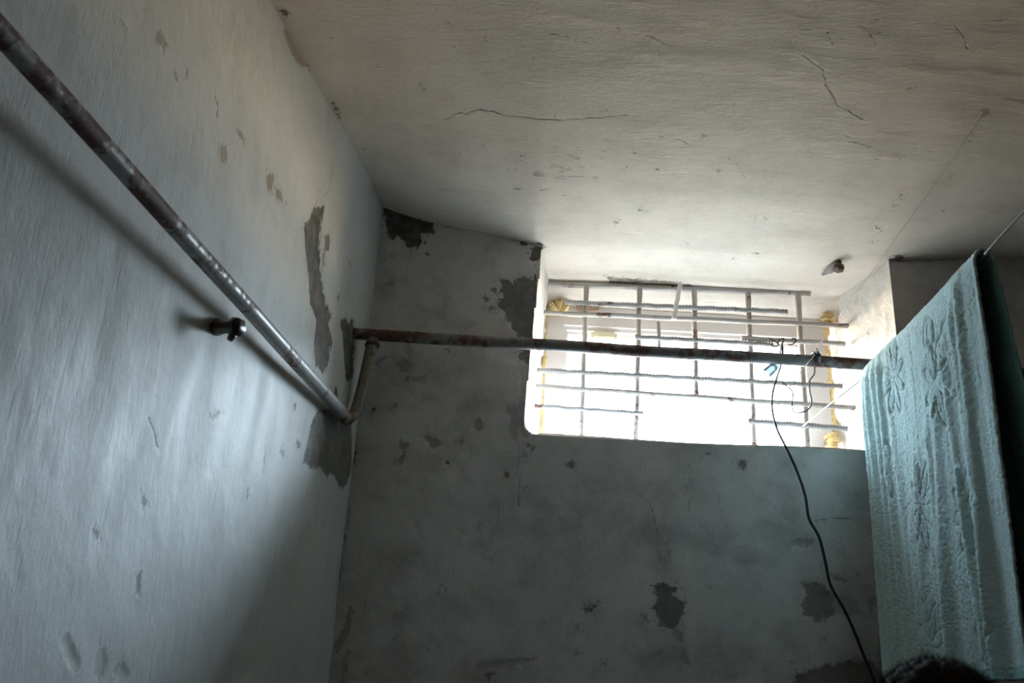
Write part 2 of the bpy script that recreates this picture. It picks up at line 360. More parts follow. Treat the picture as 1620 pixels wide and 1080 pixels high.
# ------------------------------------------------------------------ back wall, with its deep window reveal
def conv_back(px, py): h = aty(px, py, D); return (float(h[0]), float(h[2]))
BPATCH = [
 ([(606,322),(630,326),(650,332),(670,340),(688,345),(686,368),(664,370),(668,382),(660,392),(645,390),(638,378),(630,372),(622,378),(614,372),(612,350)], 0, 1),
 ([(850,430),(842,440),(830,440),(812,446),(796,440),(786,444),(800,452),(790,462),(800,470),(786,480),(798,492),(800,505),(815,520),(822,545),(818,570),(830,580),(845,578),(848,540),(852,480)], 0, .85),
 ([(770,486),(780,484),(784,490),(774,492)], 0, .7), ([(776,458),(784,456),(786,464)], 0, .7), ([(765,470),(772,472),(770,478)], 0, .7),
 ([(840,392),(852,388),(862,398),(854,410),(846,416),(838,410)], 0, 1), ([(824,380),(832,380),(832,388),(824,387)], 0, .9),
 ([(1034,926),(1050,922),(1072,930),(1066,942),(1080,952),(1084,968),(1070,988),(1058,994),(1044,990),(1040,972),(1033,960),(1042,945)], 0, .85),
 ([(1268,922),(1290,922),(1304,928),(1324,945),(1322,968),(1310,978),(1290,982),(1272,974),(1268,955),(1276,940)], 0, .7),
 ([(1262,1064),(1290,1062),(1312,1050),(1340,1046),(1368,1046),(1386,1048),(1392,1060),(1402,1070),(1410,1100),(1250,1100)], 0, .7),
 ([(666,690),(678,685),(690,694),(696,703),(684,708),(674,696)], .1, .6), ([(632,700),(645,700),(648,704),(641,712),(644,730),(634,736),(628,728),(636,718)], .1, .6),
 ([(750,664),(758,662),(766,668),(764,678),(754,680)], .2, .6), ([(704,728),(711,728),(711,734),(704,734)], 0, 1), ([(706,729),(711,729),(710,734)], 0, 1),
 ([(798,746),(806,744),(806,754),(799,755)], 0, .8), ([(832,702),(838,700),(846,708),(842,711),(836,707)], 0, .8), ([(826,716),(838,718),(836,724),(824,722)], 0, .5),
 ([(898,730),(906,728),(914,736),(908,741),(898,738)], 0, .7), ([(1164,732),(1170,728),(1178,730),(1180,741),(1168,740)], 0, .7), ([(1115,716),(1123,714),(1124,722)], 0, .6),
 ([(1250,856),(1262,852),(1288,854),(1286,862),(1268,864),(1252,862)], .1, .4), ([(926,964),(936,956),(946,956),(942,964),(932,966)], 0, .9),
 ([(587,650),(592,643),(595,650),(590,655)], 0, 1), ([(548,655),(560,690),(564,715),(556,742),(546,772),(536,770),(530,700)], 0, .9),
 ([(540,848),(546,850),(546,858),(540,858)], 0, .9), ([(556,955),(546,985),(528,1020),(534,1030),(552,1000)], 0, .5), ([(540,1050),(550,1030),(548,1080),(538,1090)], 0, .4),
 ([(626,574),(638,566),(652,572),(650,586),(634,588)], .35, .5), ([(590,572),(606,560),(612,566),(600,576),(596,584)], .2, .5), ([(640,545),(648,540),(655,560),(640,564)], .3, .4),
 ([(654,598),(664,596),(676,590),(672,600),(660,604)], .3, .4), ([(614,646),(624,640),(630,636),(626,644),(616,648)], .2, .5), ([(624,606),(630,604),(626,612)], 0, .5), ([(640,600),(646,596),(644,602)], 0, .5),
 ([(706,552),(712,552),(711,558)], 0, .8), ([(612,450),(620,446),(622,452)], 0, .5), ([(672,400),(678,400),(678,405)], 0, .8), ([(622,400),(630,402),(624,406)], 0, .5),
 ([(1036,860),(1044,880),(1062,870),(1056,894),(1050,900),(1040,890)], .1, .25), ([(1066,996),(1078,1002),(1084,1030),(1090,1050),(1080,1046),(1076,1020)], 0, .35),
 ([(1016,966),(1022,972),(1024,982),(1018,980)], 0, .5), ([(1306,955),(1330,940),(1356,950),(1360,970),(1336,975)], .2, .3), ([(1374,944),(1388,944),(1386,960),(1378,972)], 0, .35),
 ([(1316,908),(1330,910),(1336,918),(1322,918)], 0, .45), ([(1300,1010),(1312,1008),(1308,1018)], 0, .4),
 ([(800,640),(816,640),(820,670),(818,700),(808,690),(806,660)], .1, .35), ([(770,1068),(780,1062),(776,1080),(768,1082)], 0, .8), ([(740,1050),(800,1044),(850,1040),(846,1048),(760,1058)], .1, .3),
 ([(815,460),(835,500),(838,600),(834,690),(824,700),(822,600)], .1, .3)]
for k in range(60):
    BPATCH.append((blob(random.uniform(570, 1380), random.uniform(600, 1075), random.uniform(1.5, 5), random.uniform(1.5, 6), 6), .1, random.uniform(.15, .5)))
for k in range(46):
    LPATCH  # (left wall flecks come from its material)
BCRACK = [[(1090,735),(1092,770),(1090,810)], [(1010,780),(1030,800),(1036,830),(1042,850)], [(820,700),(822,760),(820,800)], [(1296,823),(1320,820),(1345,822)],
          [(700,358),(740,364),(780,372),(820,382),(850,390)], [(1420,412),(1470,412),(1540,408)], [(553,800),(546,850),(541,880),(537,920)]]
def pos_back(u, w, d): return np.stack([u, D - d, w], 1)
BX0, BX1 = -.60, 2.3
us = cat(rng_(BX0, 1.62, .006), rng_(1.62, BX1, .1)); vs = cat(rng_(0, 1.7, .3), rng_(1.7, 3.36, .006))
def hole(x, z):
    xl, xr = wx_l(z), wx_r(z); zb = 2.520 + (x-.05)*.006 + .003*np.sin(x*9)
    inside = (x > xl) & (x < xr) & (z > zb)
    r = .03; cx = xl+r; cz = zb+r; corner = (x < cx) & (z < cz) & (np.hypot(x-cx, z-cz) > r)
    return inside & ~corner
# body of the wall: outer skin (so no daylight gets round the frame)
m = MB(); yo = D+TH
for a, b in (((BX0,yo,0),(.085,yo+.05,3.4)), ((1.085,yo,0),(BX1,yo+.05,3.4)), ((.085,yo,0),(1.085,yo+.05,2.56))): m.box(a, b)
grid_surface('wall_back', us, vs, pos_back, M['back'], conv_back, BPATCH, BCRACK, hole=hole, amp=.004, extra=(m.V, m.F))

# window reveal (jambs and sill) as one plastered sheet running from the room face to past the frame
def reveal():
    ys = cat(rng_(D-.002, D+TH+.02, .008)); outline = []
    for z in np.linspace(3.30, 2.56, 90): outline.append(('l', z))
    for a in np.linspace(0, math.pi/2, 10)[1:]: outline.append(('c', a))
    for x in np.linspace(.09, 1.11, 100): outline.append(('s', x))
    for z in np.linspace(2.535, 3.30, 92): outline.append(('r', z))
    V = []; r = .033
    for i, (k, t) in enumerate(outline):
        for j, y in enumerate(ys):
            f = (y-D)/.22; f1 = min(max(f, 0), 1.0)
            nz = .0045*float(fbm(np.array([i*.16]), np.array([y*22]), 3)[0])*min(1, f*6+.15)
            lx0 = float(wx_l(3.0 if k != 'l' else t)); 
            if k == 'l': x, z = float(wx_l(t)) + .030*f1 + .012*max(0, f-1) + nz, t
            elif k == 'c':
                cx, cz = .050+r, 2.523+r; x = cx - r*math.cos(t) + .030*f1 + nz; z = cz - r*math.sin(t) + .02*f1
            elif k == 's': x = t + (.03*(1-(t-.09)/1.02)*f1 if f > 0 else 0) - .03*f1*((t-.09)/1.02); z = 2.523 + (t-.05)*.006 + .003*math.sin(t*9) + .02*f1 + nz
            else: x, z = float(wx_r(t)) - (.074*f1 + .02*max(0, f-1)) + nz*1.6, t
            V.append((x, y, z))
    n = len(ys); Fc = [(i*n+j, i*n+j+1, (i+1)*n+j+1, (i+1)*n+j) for i in range(len(outline)-1) for j in range(n-1)]
    o = mesh_obj('trim_1', V, Fc, M['reveal']); o['kind'] = 'structure'
    for nm, df in (('patch', .5), ('tone', 0.), ('strength', 1.), ('crack', .5)):
        at = o.data.attributes.new(nm, 'FLOAT', 'POINT'); at.data.foreach_set('value', np.full(len(V), df, np.float32))
    return o
reveal()

# ------------------------------------------------------------------ ceiling
def conv_ceil(px, py):
    z = 3.2
    for _ in range(6): h = atz(px, py, z); z = float(top_z(h[0], min(h[1], D)))
    return (float(h[0]), float(h[1]))
CCRACK = [[(700,188),(715,183),(728,176),(738,179),(760,171),(780,174),(800,181),(850,187),(900,187),(950,185),(992,181)],
          [(1268,85),(1286,98),(1303,110),(1305,130),(1318,150),(1326,166),(1348,178),(1365,188)], [(1042,215),(1072,220),(1092,230)],
          [(870,52),(900,58),(940,68)], [(1360,40),(1375,50),(1385,70)], [(1512,40),(1525,60),(1532,78)], [(818,245),(850,238),(890,240)], [(818,272),(860,278),(925,280)], [(1150,250),(1170,265),(1178,280)],
          [(1265,45),(1310,50),(1318,70)], [(988,50),(1030,56),(1060,72)], [(1380,232),(1360,226),(1340,222)], [(1330,210),(1345,216)]]
CPATCH = [([(960,436),(1000,439),(1060,442),(1098,449),(1060,450),(966,446)], 0, 1), ([(444,12),(452,14),(460,24),(452,26),(446,20)], 0, 1), ([(950,170),(954,169),(955,173),(951,173)], 0, 1), ([(1024,53),(1030,53),(1030,58),(1024,58)], 0, .8),
 ([(840,272),(862,274),(860,280),(846,278)], 0, .5), ([(900,246),(918,247),(914,251)], 0, .5), ([(820,246),(830,246),(826,250)], 0, .5),
 ([(1395,50),(1400,50),(1399,54)], 0, 1), ([(1256,60),(1260,60),(1259,63)], 0, 1), ([(1552,170),(1568,172),(1566,186),(1554,184)], 0, .35), ([(1422,305),(1428,308),(1424,314)], 0, .6),
 ([(1385,357),(1389,358),(1387,361)], 0, 1), ([(525,158),(531,162),(536,175),(530,176)], 0, .9), ([(533,178),(538,182),(536,186)], 0, 1), ([(474,95),(486,98),(490,110),(482,108)], 1, .8),
 ([(1416,404),(1428,404),(1426,414),(1412,412)], 0, 1), ([(850,384),(862,390),(858,398),(848,392)], 0, .8)]
for k in range(90):
    x, y = random.uniform(480, 1600), random.uniform(10, 420); r = random.uniform(.8, 2.2)
    CPATCH.append((blob(x, y, r*1.4, r, 5), 0, random.uniform(.3, .8)))
for k in range(40):
    CPATCH.append((blob(870+random.gauss(0, 38), 262+random.gauss(0, 18), random.uniform(2, 9), random.uniform(.7, 1.8), 6), .2, random.uniform(.2, .5)))
xs = cat(rng_(-1.9, -.95, .1), rng_(-.95, 2.0, .007), rng_(2.0, 2.4, .1)); ys = cat(rng_(-2.6, 1.1, .15), rng_(1.1, D+.34, .007), [D+TH+.05])
def pos_ceil(x, y, d):
    # a rounded soft trowel relief, and the soffit of the reveal dipping a little behind the grille
    z = top_z(x, np.minimum(y, D)); k = np.clip((y-D)/.22, 0, 1); z = z - k*.006 ; q = np.clip((y-GY-.012)/(FY-GY-.02), 0, 1); z = z*(1-q) + (3.079)*q
    stroke = .0009*fbm(x*5+y*2, y*26-x*6, 3) + .006*fbm(x*1.3+9, y*3.1, 3)
    ridge = .004*np.exp(-((y-2.05-.06*np.sin(x*3))/.03)**2)*np.exp(-((x-.4)/.35)**2)
    return np.stack([x, y, z + stroke*np.clip((D+.25-y)/.3, .25, 1) - d*0 - ridge*.4], 1)
grid_surface('ceiling', xs, ys, pos_ceil, M['ceil'], conv_ceil, CPATCH, CCRACK, amp=.003, flip=True)

# ------------------------------------------------------------------ the rest of the room
def slab(name, a, b, mat):
    m = MB(); m.box(a, b); o = m.build(name, mat, smooth=False); o['kind'] = 'structure'; return o
slab('floor', (-1.95, -2.6, -.05), (2.35, 3.4, 0), M['floor'])
slab('wall_right', (2.25, -2.6, 0), (2.33, 3.4, 3.36), M['back'])
slab('wall_front', (-1.95, -2.62, 0), (2.35, -2.5, 3.36), M['back'])

# ------------------------------------------------------------------ the window
win = empty('window_1', (.57, FY, 2.56), kind='structure')
def fr_x(px, py=600): return float(aty(px, py, FY)[0])
FX0, FX1 = fr_x(862), fr_x(1311); FZT = float(aty(1080, 494, FY)[2]) ; FZB = 2.53
SX0, SX1 = fr_x(888), fr_x(1277); SZT = float(aty(1000, 519, FY)[2])
def frame_mb(x0, x1, z0, z1, t0, t1, tt, tb, ya, yb):
    m = MB(); m.box((x0, ya, z0), (x0+t0, yb, z1)); m.box((x1-t1, ya, z0), (x1, yb, z1)); m.box((x0+t0, ya, z1-tt), (x1-t1, yb, z1)); m.box((x0+t0, ya, z0), (x1-t1, yb, z0+tb)); return m
frame_mb(FX0, FX1, FZB, FZT, SX0-FX0, FX1-SX1, FZT-SZT, .06, FY, FY+.065).build('window_frame', M['pvc'], win, smooth=False)
frame_mb(SX0, SX1, FZB+.06, SZT, .012, .012, .012, .02, FY+.012, FY+.05).build('glazing_bead', M['pvc'], win, smooth=False)
frame_mb(SX0+.012, SX1-.012, FZB+.08, SZT-.012, .006, .006, .010, .006, FY+.028, FY+.045).build('rubber_seal', M['pvc'], win, smooth=False)
m = MB(); m.box((SX0+.01, FY+.036, FZB+.07), (SX1-.01, FY+.040, SZT-.01)); m.build('pane', M['glass'], win, smooth=False)
# foam squeezed out round the frame
def foam(path, rad, name='foam_seal'):
    m = MB(); P = smooth_path(path, 26); n = len(P); ph = random.random()*9
    R = [rad*(1+.22*math.sin(i*.35+ph)+.20*math.sin(i*.83+ph*2)) for i in range(n)]; R[0] *= .4; R[-1] *= .4
    m.tube(P, R, 14, wob=lambda i, k: 1+.07*math.sin(k*2*math.pi/14*3+i*.3)); return m.build(name, M['foam'], win)
foam([(FX1+.004, FY+.02, FZB), (FX1+.008, FY+.015, 2.75), (FX1+.002, FY+.012, 2.95), (FX1+.006, FY+.01, FZT)], .013)
foam([(FX0-.002, FY+.015, FZB), (FX0-.001, FY+.012, 2.8), (FX0+.002, FY+.01, FZT)], .009)
foam([(FX0, FY+.012, FZT+.006), (.4, FY+.02, FZT+.006), (.7, FY+.02, FZT+.004), (FX1, FY+.015, FZT+.004)], .011)
p = aty(884, 484, FY-.02)
foam([(p[0]-.02, FY-.01, p[2]-.012), (p[0], FY-.015, p[2]+.002), (p[0]+.03, FY-.01, p[2]-.010)], .020)
p = aty(1308, 500, FY-.02); foam([(p[0], FY-.01, p[2]+.012), (p[0]+.004, FY-.012, p[2]-.006), (p[0], FY-.01, p[2]-.03)], .017)
p = aty(1316, 700, FY-.02); foam([(p[0], FY-.01, p[2]+.03), (p[0]+.006, FY-.012, p[2]+.006), (p[0], FY-.01, p[2]-.03)], .018)
m = MB(); a = aty(912, 482, FY-.005); b = aty(947, 492, FY-.005); m.box((a[0], FY-.006, b[2]), (b[0], FY+.01, a[2])); m.build('mortar_lump', M['tape'], win, smooth=False)
m = MB(); m.box((FX0-.02, FY+.010, FZT-.002), (FX1+.04, FY+.065, FZT+.05)); m.build('packing_board', M['reveal'], win, smooth=False)
m = MB(); a = aty(935, 524, FY); b = aty(976, 535, FY); m.box((a[0], FY+.004, b[2]), (b[0], FY+.012, a[2])); m.box((a[0]+.010, FY+.000, b[2]+.003), (b[0]-.008, FY+.004, a[2]+.002)); m.build('vent_cover', M['tagpaper'], win, smooth=False)

# ------------------------------------------------------------------ the grille
grille = empty('window_grille', tuple(aty(1100, 690, GY)), label='welded grille of whitewashed steel bars set in front of the window', cat='window grille')
def bar(name, p0, p1, r, mat, ribbed=False, dy=0, sag=0.):
    a = aty(*p0, GY+dy); b = aty(*p1, GY+dy); L = np.linalg.norm(b-a); n = int(L/(.0048 if ribbed else .02))+2
    P = []; R = []
    for i in range(n):
        t = i/(n-1); q = a+(b-a)*t + np.array([0, 0, -sag*4*t*(1-t)]) + np.array([.0008*math.sin(i*.7), 0, .0009*math.sin(i*.45+2)])
        P.append(q); R.append(r*1.12*(1+(.24 if i % 2 else -.18)) if ribbed else r*1.14*(1+.05*math.sin(i*1.3)))
    m = MB(); m.tube(P, R, 10); return m.build(name, mat, grille)
H, Vb = 'horizontal_bar', 'vertical_bar'
bar(H, (850,448), (1282,464), .0085, M['bar'])
bar(H, (893,478), (1246,493), .0068, M['rebar'], True, -.014)
bar(H, (852,494), (1342,515), .0068, M['bar'], False, -.014)
bar(H, (1004,533), (1222,545), .0066, M['rebar'], True, -.014)
bar(H, (1173,535), (1337,544), .0070, M['bar'], False, -.014)
bar(H, (850,585), (1332,611), .0066, M['rebar'], True, -.014)
bar(H, (842,610), (1356,645), .0068, M['bar'], False, -.014)
bar(H, (846,642), (1018,654), .0062, M['rebar'], True, -.014)
bar(H, (1183,666), (1340,678), .0074, M['rebar'], True, -.014)
bar(Vb, (928,440), (919,712), .0075, M['bar'])
bar(Vb, (1012,448), (1006,716), .0078, M['bar'])
bar(Vb, (1041,510), (1043,552), .0060, M['rebar'])
bar(Vb, (1098,458), (1102,630), .0075, M['bar'])
bar(Vb, (1183,462), (1194,722), .0076, M['bar'])
bar(Vb, (1262,464), (1278,722), .0082, M['bar'])
bar('twisted_rod', (1076,450), (1066,505), .0062, M['white_cord'], True, -.026)

# ------------------------------------------------------------------ pipes
pp = empty('heating_pipe', tuple(onleft(548, 527)), label='rusty heating pipe run along the left wall and across the window', cat='pipe')
PR = .0168
def pipe_path(a, b, n=40, w=.0012): 
    return [np.array(a)+(np.array(b)-np.array(a))*i/n + np.array([0, w*math.sin(i*.5), w*math.sin(i*.33+1)]) for i in range(n+1)]
YB = 2.80
bL = aty(548, 527, YB); bR = aty(1385, 577, YB)
a = bL + (bL-bR)/np.linalg.norm(bR-bL)*.03; far = aty(1620, 591, YB); e = far + (far-bR)/np.linalg.norm(far-bR)*(2.235-far[0])*1.0
mb = MB(); mb.tube(pipe_path(a, e, 90, .0010), PR, 20); mb.build('cross_pipe', M['pipe_back'], pp)
q0 = aty(590, 536, YB); q1 = aty(577, 598, YB); q2 = aty(566, 641, YB-.005)
mb = MB(); mb.tube(smooth_path([q0, aty(587, 552, YB), q1, q2, aty(560, 655, YB-.012), aty(551, 662, YB-.035)], 8), PR*.97, 18); mb.build('connecting_pipe', M['pipe_link'], pp)
n0 = atd(0, 49, 1.42); n1 = aty(549, 662, 2.745); dn = (n0-n1)/np.linalg.norm(n0-n1)
mb = MB(); mb.tube(pipe_path(n0+dn*2.2, n1, 120, .0006), PR, 24, hollow=.8); mb.build('side_pipe', M['pipe_side'], pp)
# weld bead at the tee
mb = MB(); c = aty(589, 545, YB); 
mb.tube([c+np.array([0,0,-.006]), c+np.array([0,0,.004])], [PR*1.25, PR*1.15], 18); mb.build('weld_bead', M['rust'], pp)

# bracket stub in the left wall
s0 = onleft(333, 517, -.01); s1 = onleft(372, 517, .06); dd = (s1-s0)/np.linalg.norm(s1-s0)
br = empty('pipe_bracket', tuple(s0), label='short rusty bracket stub sticking out of the left wall below the pipe', cat='bracket')
mb = MB(); mb.tube([s0+(s1-s0)*t for t in (0, .25, .5, .8, 1)], [.019, .016, .013, .012, .012], 8, wob=lambda i, k: 1+.2*math.sin(k*2.3+i)); mb.build('shank', M['rust'], br)
mb = MB(); mb.tube([s1-dd*.004, s1+dd*.012], [.020, .019], 6); mb.tube([s1+np.array([0, 0, -.012]), s1+np.array([-.006, -.002, -.030])], [.010, .006], 7); mb.build('head', M['rust'], br)

# bolt in the ceiling over the reveal
bx_, by_ = conv_ceil(1326, 413); c = np.array([bx_, by_, float(top_z(bx_, min(by_, D)))-.008])
bo = empty('ceiling_bolt', tuple(c), label='rusty bolt end poking out of the ceiling above the window', cat='bolt')
mb = MB(); mb.tube([c+np.array([0, .01, .04]), c+np.array([0, 0, -.012])], [.011, .010], 10); mb.tube([c+np.array([0, 0, -.010]), c+np.array([0, -.003, -.024])], [.017, .016], 6); mb.build('bolt_head', M['rust'], bo)
mb = MB(); mb.tube([c+np.array([-.03, .07, -.004]), c+np.array([-.012, .035, .000]), c+np.array([.0, .004, .004])], [.003, .014, .013], 12, wob=lambda i, k: 1+.2*math.sin(k*1.9+i*2)); mb.build('plaster_lump', M['reveal'], bo)

# ------------------------------------------------------------------ cords and cables
def strand(name, pts, r, mat, parent=None, n=10, seg=8, **k):
    m = MB(); P = smooth_path(pts, n); m.tube(P, r, seg); return m.build(name, mat, parent, **k)
# clothesline: tied to the grille, over the room towards the camera
RZ = 2.70
r0 = aty(1270, 674, GY-.03); r1 = aty(1375, 589, 2.76); r2 = atz(1558, 404, 2.60); r3 = r2 + (np.array([1.22, -2.5, 2.99])-r2)
d_t = (r2-r1)/np.linalg.norm(r2-r1)
rp_ = [r0, r0+(r1-r0)*.5, r1, r1+(r2-r1)*.5, r2]
k3 = atz(1620, 334, r2[2]-.030); rp_ += [k3, k3+(np.array([.95, -2.5, 2.45])-k3)*.4, np.array([.95, -2.5, 2.45])]
strand('clothesline', rp_, .0022, M['cord'], label='taut grey string carrying the towel, tied to the grille bar', cat='clothesline')
a = aty(1328, 500, GY-.06); b = conv_ceil(1556, 176); b = np.array([b[0], b[1], float(top_z(b[0], b[1]))-.006])
strand('string', [a, a+(b-a)*.5+np.array([0, 0, -.004]), b], .0009, M['cord'], label='hair-thin string slanting up from the window corner to the ceiling', cat='string')
# dark cable hanging from the pipe down the wall
def aw(px, py, y=D-.03): return aty(px, py, y)
cb = empty('hanging_cable', tuple(aw(1289, 577, YB-.02)), label='thin black cable hanging from the pipe down the wall below the window', cat='cable')
path = [aw(1238,548,YB+.03), aw(1236,575,YB+.02), aw(1228,600,YB), aw(1222,625,YB), aw(1222,650,YB+.01), aw(1230,680,YB+.02), aw(1246,712,YB+.04), aw(1262,748), aw(1274,784), aw(1280,820), aw(1296,850), aw(1306,890), aw(1314,925), aw(1336,965), aw(1352,1000), aw(1368,1040), aw(1384,1080), aw(1400,1140), aw(1408,1250), aw(1405,1400)]
P = smooth_path(path, 8); nn = len(P); mb = MB(); mb.tube(P, [.0028+.0011*min(1, max(0, (i-nn*.22)/(nn*.2))) for i in range(nn)], 10); mb.build('cable', M['black'], cb)
strand('cable_loop', [aw(1289,580,YB-.02), aw(1288,592,YB-.02), aw(1281,602,YB-.02), aw(1281,618,YB-.01), aw(1284,634,YB), aw(1280,646,YB), aw(1268,652,YB), aw(1255,650,YB), aw(1253,636,YB), aw(1254,620,YB), aw(1240,607,YB), aw(1229,598,YB)], .0020, M['brownwire'], cb)
c = aw(1220, 584, YB-.01); mb = MB()
mb.tube([c+np.array([-.014, 0, -.014]), c+np.array([.010, 0, .010])], [.015, .013], 4); mb.tube([c+np.array([.006, 0, .008]), c+np.array([.018, 0, .012])], [.008, .008], 10); mb.build('plug', M['clear'], cb, smooth=False)
# knot on the pipe
kc = aw(1289, 568, YB)
tie = empty('pipe_knot', tuple(kc), label='knot of black wire and white thread tied round the pipe before the window', cat='knot')
def ring(m, c, ax, R, r, t=0, turns=1.0, pitch=0., seg=7):
    ax = Vector(ax).normalized(); u = ax.orthogonal().normalized(); v = ax.cross(u); n = int(22*turns)
    m.tube([Vector(c)+(u*math.cos(2*math.pi*i/22+t)+v*math.sin(2*math.pi*i/22+t))*R + ax*pitch*i/n for i in range(n+1)], r, seg)
dirp = (bR-bL)/np.linalg.norm(bR-bL)
mb = MB(); ring(mb, kc-dirp*.006, dirp, PR+.002, .0026, 0, 3, .012); mb.tube([kc+np.array([0,-.022,.0]), kc+np.array([.004,-.024,.012]), kc+np.array([-.002,-.02,.026])], .0022, 7)
mb.tube([kc+np.array([-.006,-.02,-.004]), kc+np.array([.008,-.022,.006])], .006, 8); mb.build('wire_knot', M['black'], tie)
mb = MB(); ring(mb, kc+dirp*.002, dirp, PR+.003, .0014, 1, 1.6, .008); mb.tube([kc+np.array([-.004,-.024,.010]), kc+np.array([.004,-.026,.018]), kc+np.array([.002,-.02,.008])], .003, 7); mb.build('thread', M['white_cord'], tie)
strand('white_thread', [aty(1301,539,GY-.03), aty(1288,562,YB-.03), aty(1272,581,YB-.02), aty(1254,606,YB), aty(1230,641,YB)], .0014, M['white_cord'], label='loose white thread slanting down across the pipe and window glare', cat='thread')
# wire twisted on the grille
gy = GY-.030
tw = empty('wire_tie', tuple(aty(1235, 540, gy)), label='black wire twisted round a short grille bar above the pipe', cat='wire')
strand('twist', [aty(1216,535,gy), aty(1224,539,gy), aty(1232,545,gy-.004), aty(1226,548,gy), aty(1219,545,gy)], .0022, M['black'], tw)
strand('twist', [aty(1230,545,gy), aty(1233,538,gy-.005), aty(1240,536,gy), aty(1236,548,gy), aty(1234,562,gy), aty(1235,572,gy)], .0024, M['black'], tw)
strand('twist', [aty(1246,544,gy), aty(1252,545,gy), aty(1258,541,gy-.004), aty(1259,536,gy), aty(1253,535,gy+.01)], .0022, M['black'], tw)
strand('twist', [aty(1238,545,gy), aty(1240,555,gy), aty(1238,562,gy)], .0014, M['black'], tw)

# ------------------------------------------------------------------ towel over the clothesline
def flower(s, t, s0, t0, R, npet, sharp, ph=0.):
    x = (s-s0); y = (t-t0); r = np.hypot(x, y)/R; th = np.arctan2(y, x)+ph
    y = y*.62; r = np.hypot(x*1.15, y)/R*1.25; th = np.arctan2(y, x)+ph
    k = np.abs(np.cos(th*npet/2)); edge = r - (.12+.88*k**.8)
    rim = -np.exp(-(edge/.085)**2)*.0030
    body = np.clip(-edge/.3, 0, 1)*.0010
    veins = -np.exp(-((k-1)/.010)**2)*(r < .75)*.0012
    return rim+body+veins*(r > .15)
def towel():
    Lr = float(np.linalg.norm(r2-r1)); across = np.cross(d_t, [0, 0, 1]); across = across/np.linalg.norm(across)   # points to one side of the line
    if across[0] > 0: across = -across                                                                                  # towards the camera side (left)
    ns, ntf, ntb = 240, 290, 250; ds = np.linspace(0, 1, ns); dropf, dropb = .83, .81; rr_ = .012
    tt = np.concatenate([-np.linspace(dropb, 0, ntb)[:-1], np.linspace(0, dropf, ntf)])
    S, T = np.meshgrid(ds, tt, indexing='ij'); s = S*Lr; a = np.abs(T); front = T >= 0
    def ridge(s0, w, h, drift=0., t0=0., wv=.004, g=0.):
        c = s0 + drift*a + wv*np.sin(a*7+s0*60); return h*np.exp(-((s-c)/w)**2)*np.clip((a-t0)/.06, 0, 1)
    k = .65; s = s*.65/Lr
    fold = (ridge(.030*1, .010, .012, .01) + ridge(.062, .009, .012, .02) + ridge(.095, .009, .011, .03) + ridge(.128, .010, .012, .05)
            + ridge(.17, .012, .007, .06, .05) + ridge(.30*k/.65, .016, .008, -.02, .3) + ridge(.36*k/.65, .014, .009, .03, .25) + ridge(.42*k/.65, .016, .010, -.03, .2)
            + ridge(.47*k/.65, .013, .012, .05, .1) + ridge(.53*k/.65, .014, .012, .04, .05) + ridge(.58*k/.65, .012, .010, -.04) + ridge(.24*k/.65, .02, .006, .0, .45))
    fold += .010*fbm(s*7+3, a*1.2, 3) + .006*fbm(s*22, a*2.5+9, 3)*np.clip(a/.1, 0, 1)
    emb = np.zeros_like(s)
    for (s0, t0, R, n_, ph) in ((.21, .105, .075, 8, .3), (.43, .20, .085, 8, .3), (.415, .115, .06, 2, 1.57), (.50, .17, .07, 2, 1.57), (.15, .33, .055, 8, 0), (.31, .45, .085, 8, .2), (.50, .50, .075, 8, .2), (.30, .76, .08, 8, .3), (.52, .74, .06, 6, 0)):
        emb += flower(s, a*1.0, s0*k/.65, t0, R, n_, 3, ph)
    terry = .0034*(rng.random(s.shape)-.5) + .0008*fbm(s*170, a*150, 2)
    off = np.where(front, rr_ + .006 + .03*np.minimum(a, .5)*.3, -(rr_ + .004 + np.clip(a-.02, 0, 1)*.055))
    # over the line: half circle
    arc = np.clip(a/.03, 0, 1); offv = off*np.sin(arc*math.pi/2); dropv = -np.clip(a-.012, 0, 9) - rr_*0
    z = rr_*np.cos(np.clip(a/.03, 0, 1)*math.pi/2) + dropv
    sgn = np.where(front, 1., -1.); w = np.clip(a/.04, 0.12, 1)
    disp = (fold*w + np.where(front, emb*2.0, emb*.3)*np.clip((a-.01)/.02, 0, 1) + terry)*np.where(front, 1., -1.)
    along = s + np.where(front, 0, -.004-.012*a + (S < .5)*0) + .012*a*(S-.5)
    # front layer draws in towards its lower right; back layer hangs a little wider
    along = along + np.where(front, .0*a, (S-.5)*.085*np.clip(a*1.6, 0, 1)); along = (along)*Lr/.65
    base = r1[None, None, :]
    jag = .0015*fbm(a*60, s*0+1, 2)
    Pt = base + d_t[None, None, :]*(along+ (S-.5)*2*jag)[..., None] + across[None, None, :]*(offv+disp)[..., None]
    Pt[..., 2] = r1[2] + (r2[2]-r1[2])*S + z - .004*np.sin(np.pi*S)
    V = Pt.reshape(-1, 3); nt_ = len(tt)
    Fc = [(i*nt_+j, (i+1)*nt_+j, (i+1)*nt_+j+1, i*nt_+j+1) for i in range(ns-1) for j in range(nt_-1)]
    e = empty('towel', tuple(r1), label='pale turquoise terry towel with embossed flowers hanging over the clothesline', cat='towel')
    o = mesh_obj('cloth', V, Fc, M['towel'], e); o.data.materials.append(M['hem']); o.data.polygons.foreach_set('material_index', [1 if (f[0] % nt_) < ntb-8 else 0 for f in Fc]); so = o.modifiers.new('thick', 'SOLIDIFY'); so.thickness = .0045; so.offset = -1  # back layer: flat weave in darker teal, its shade put into the colour
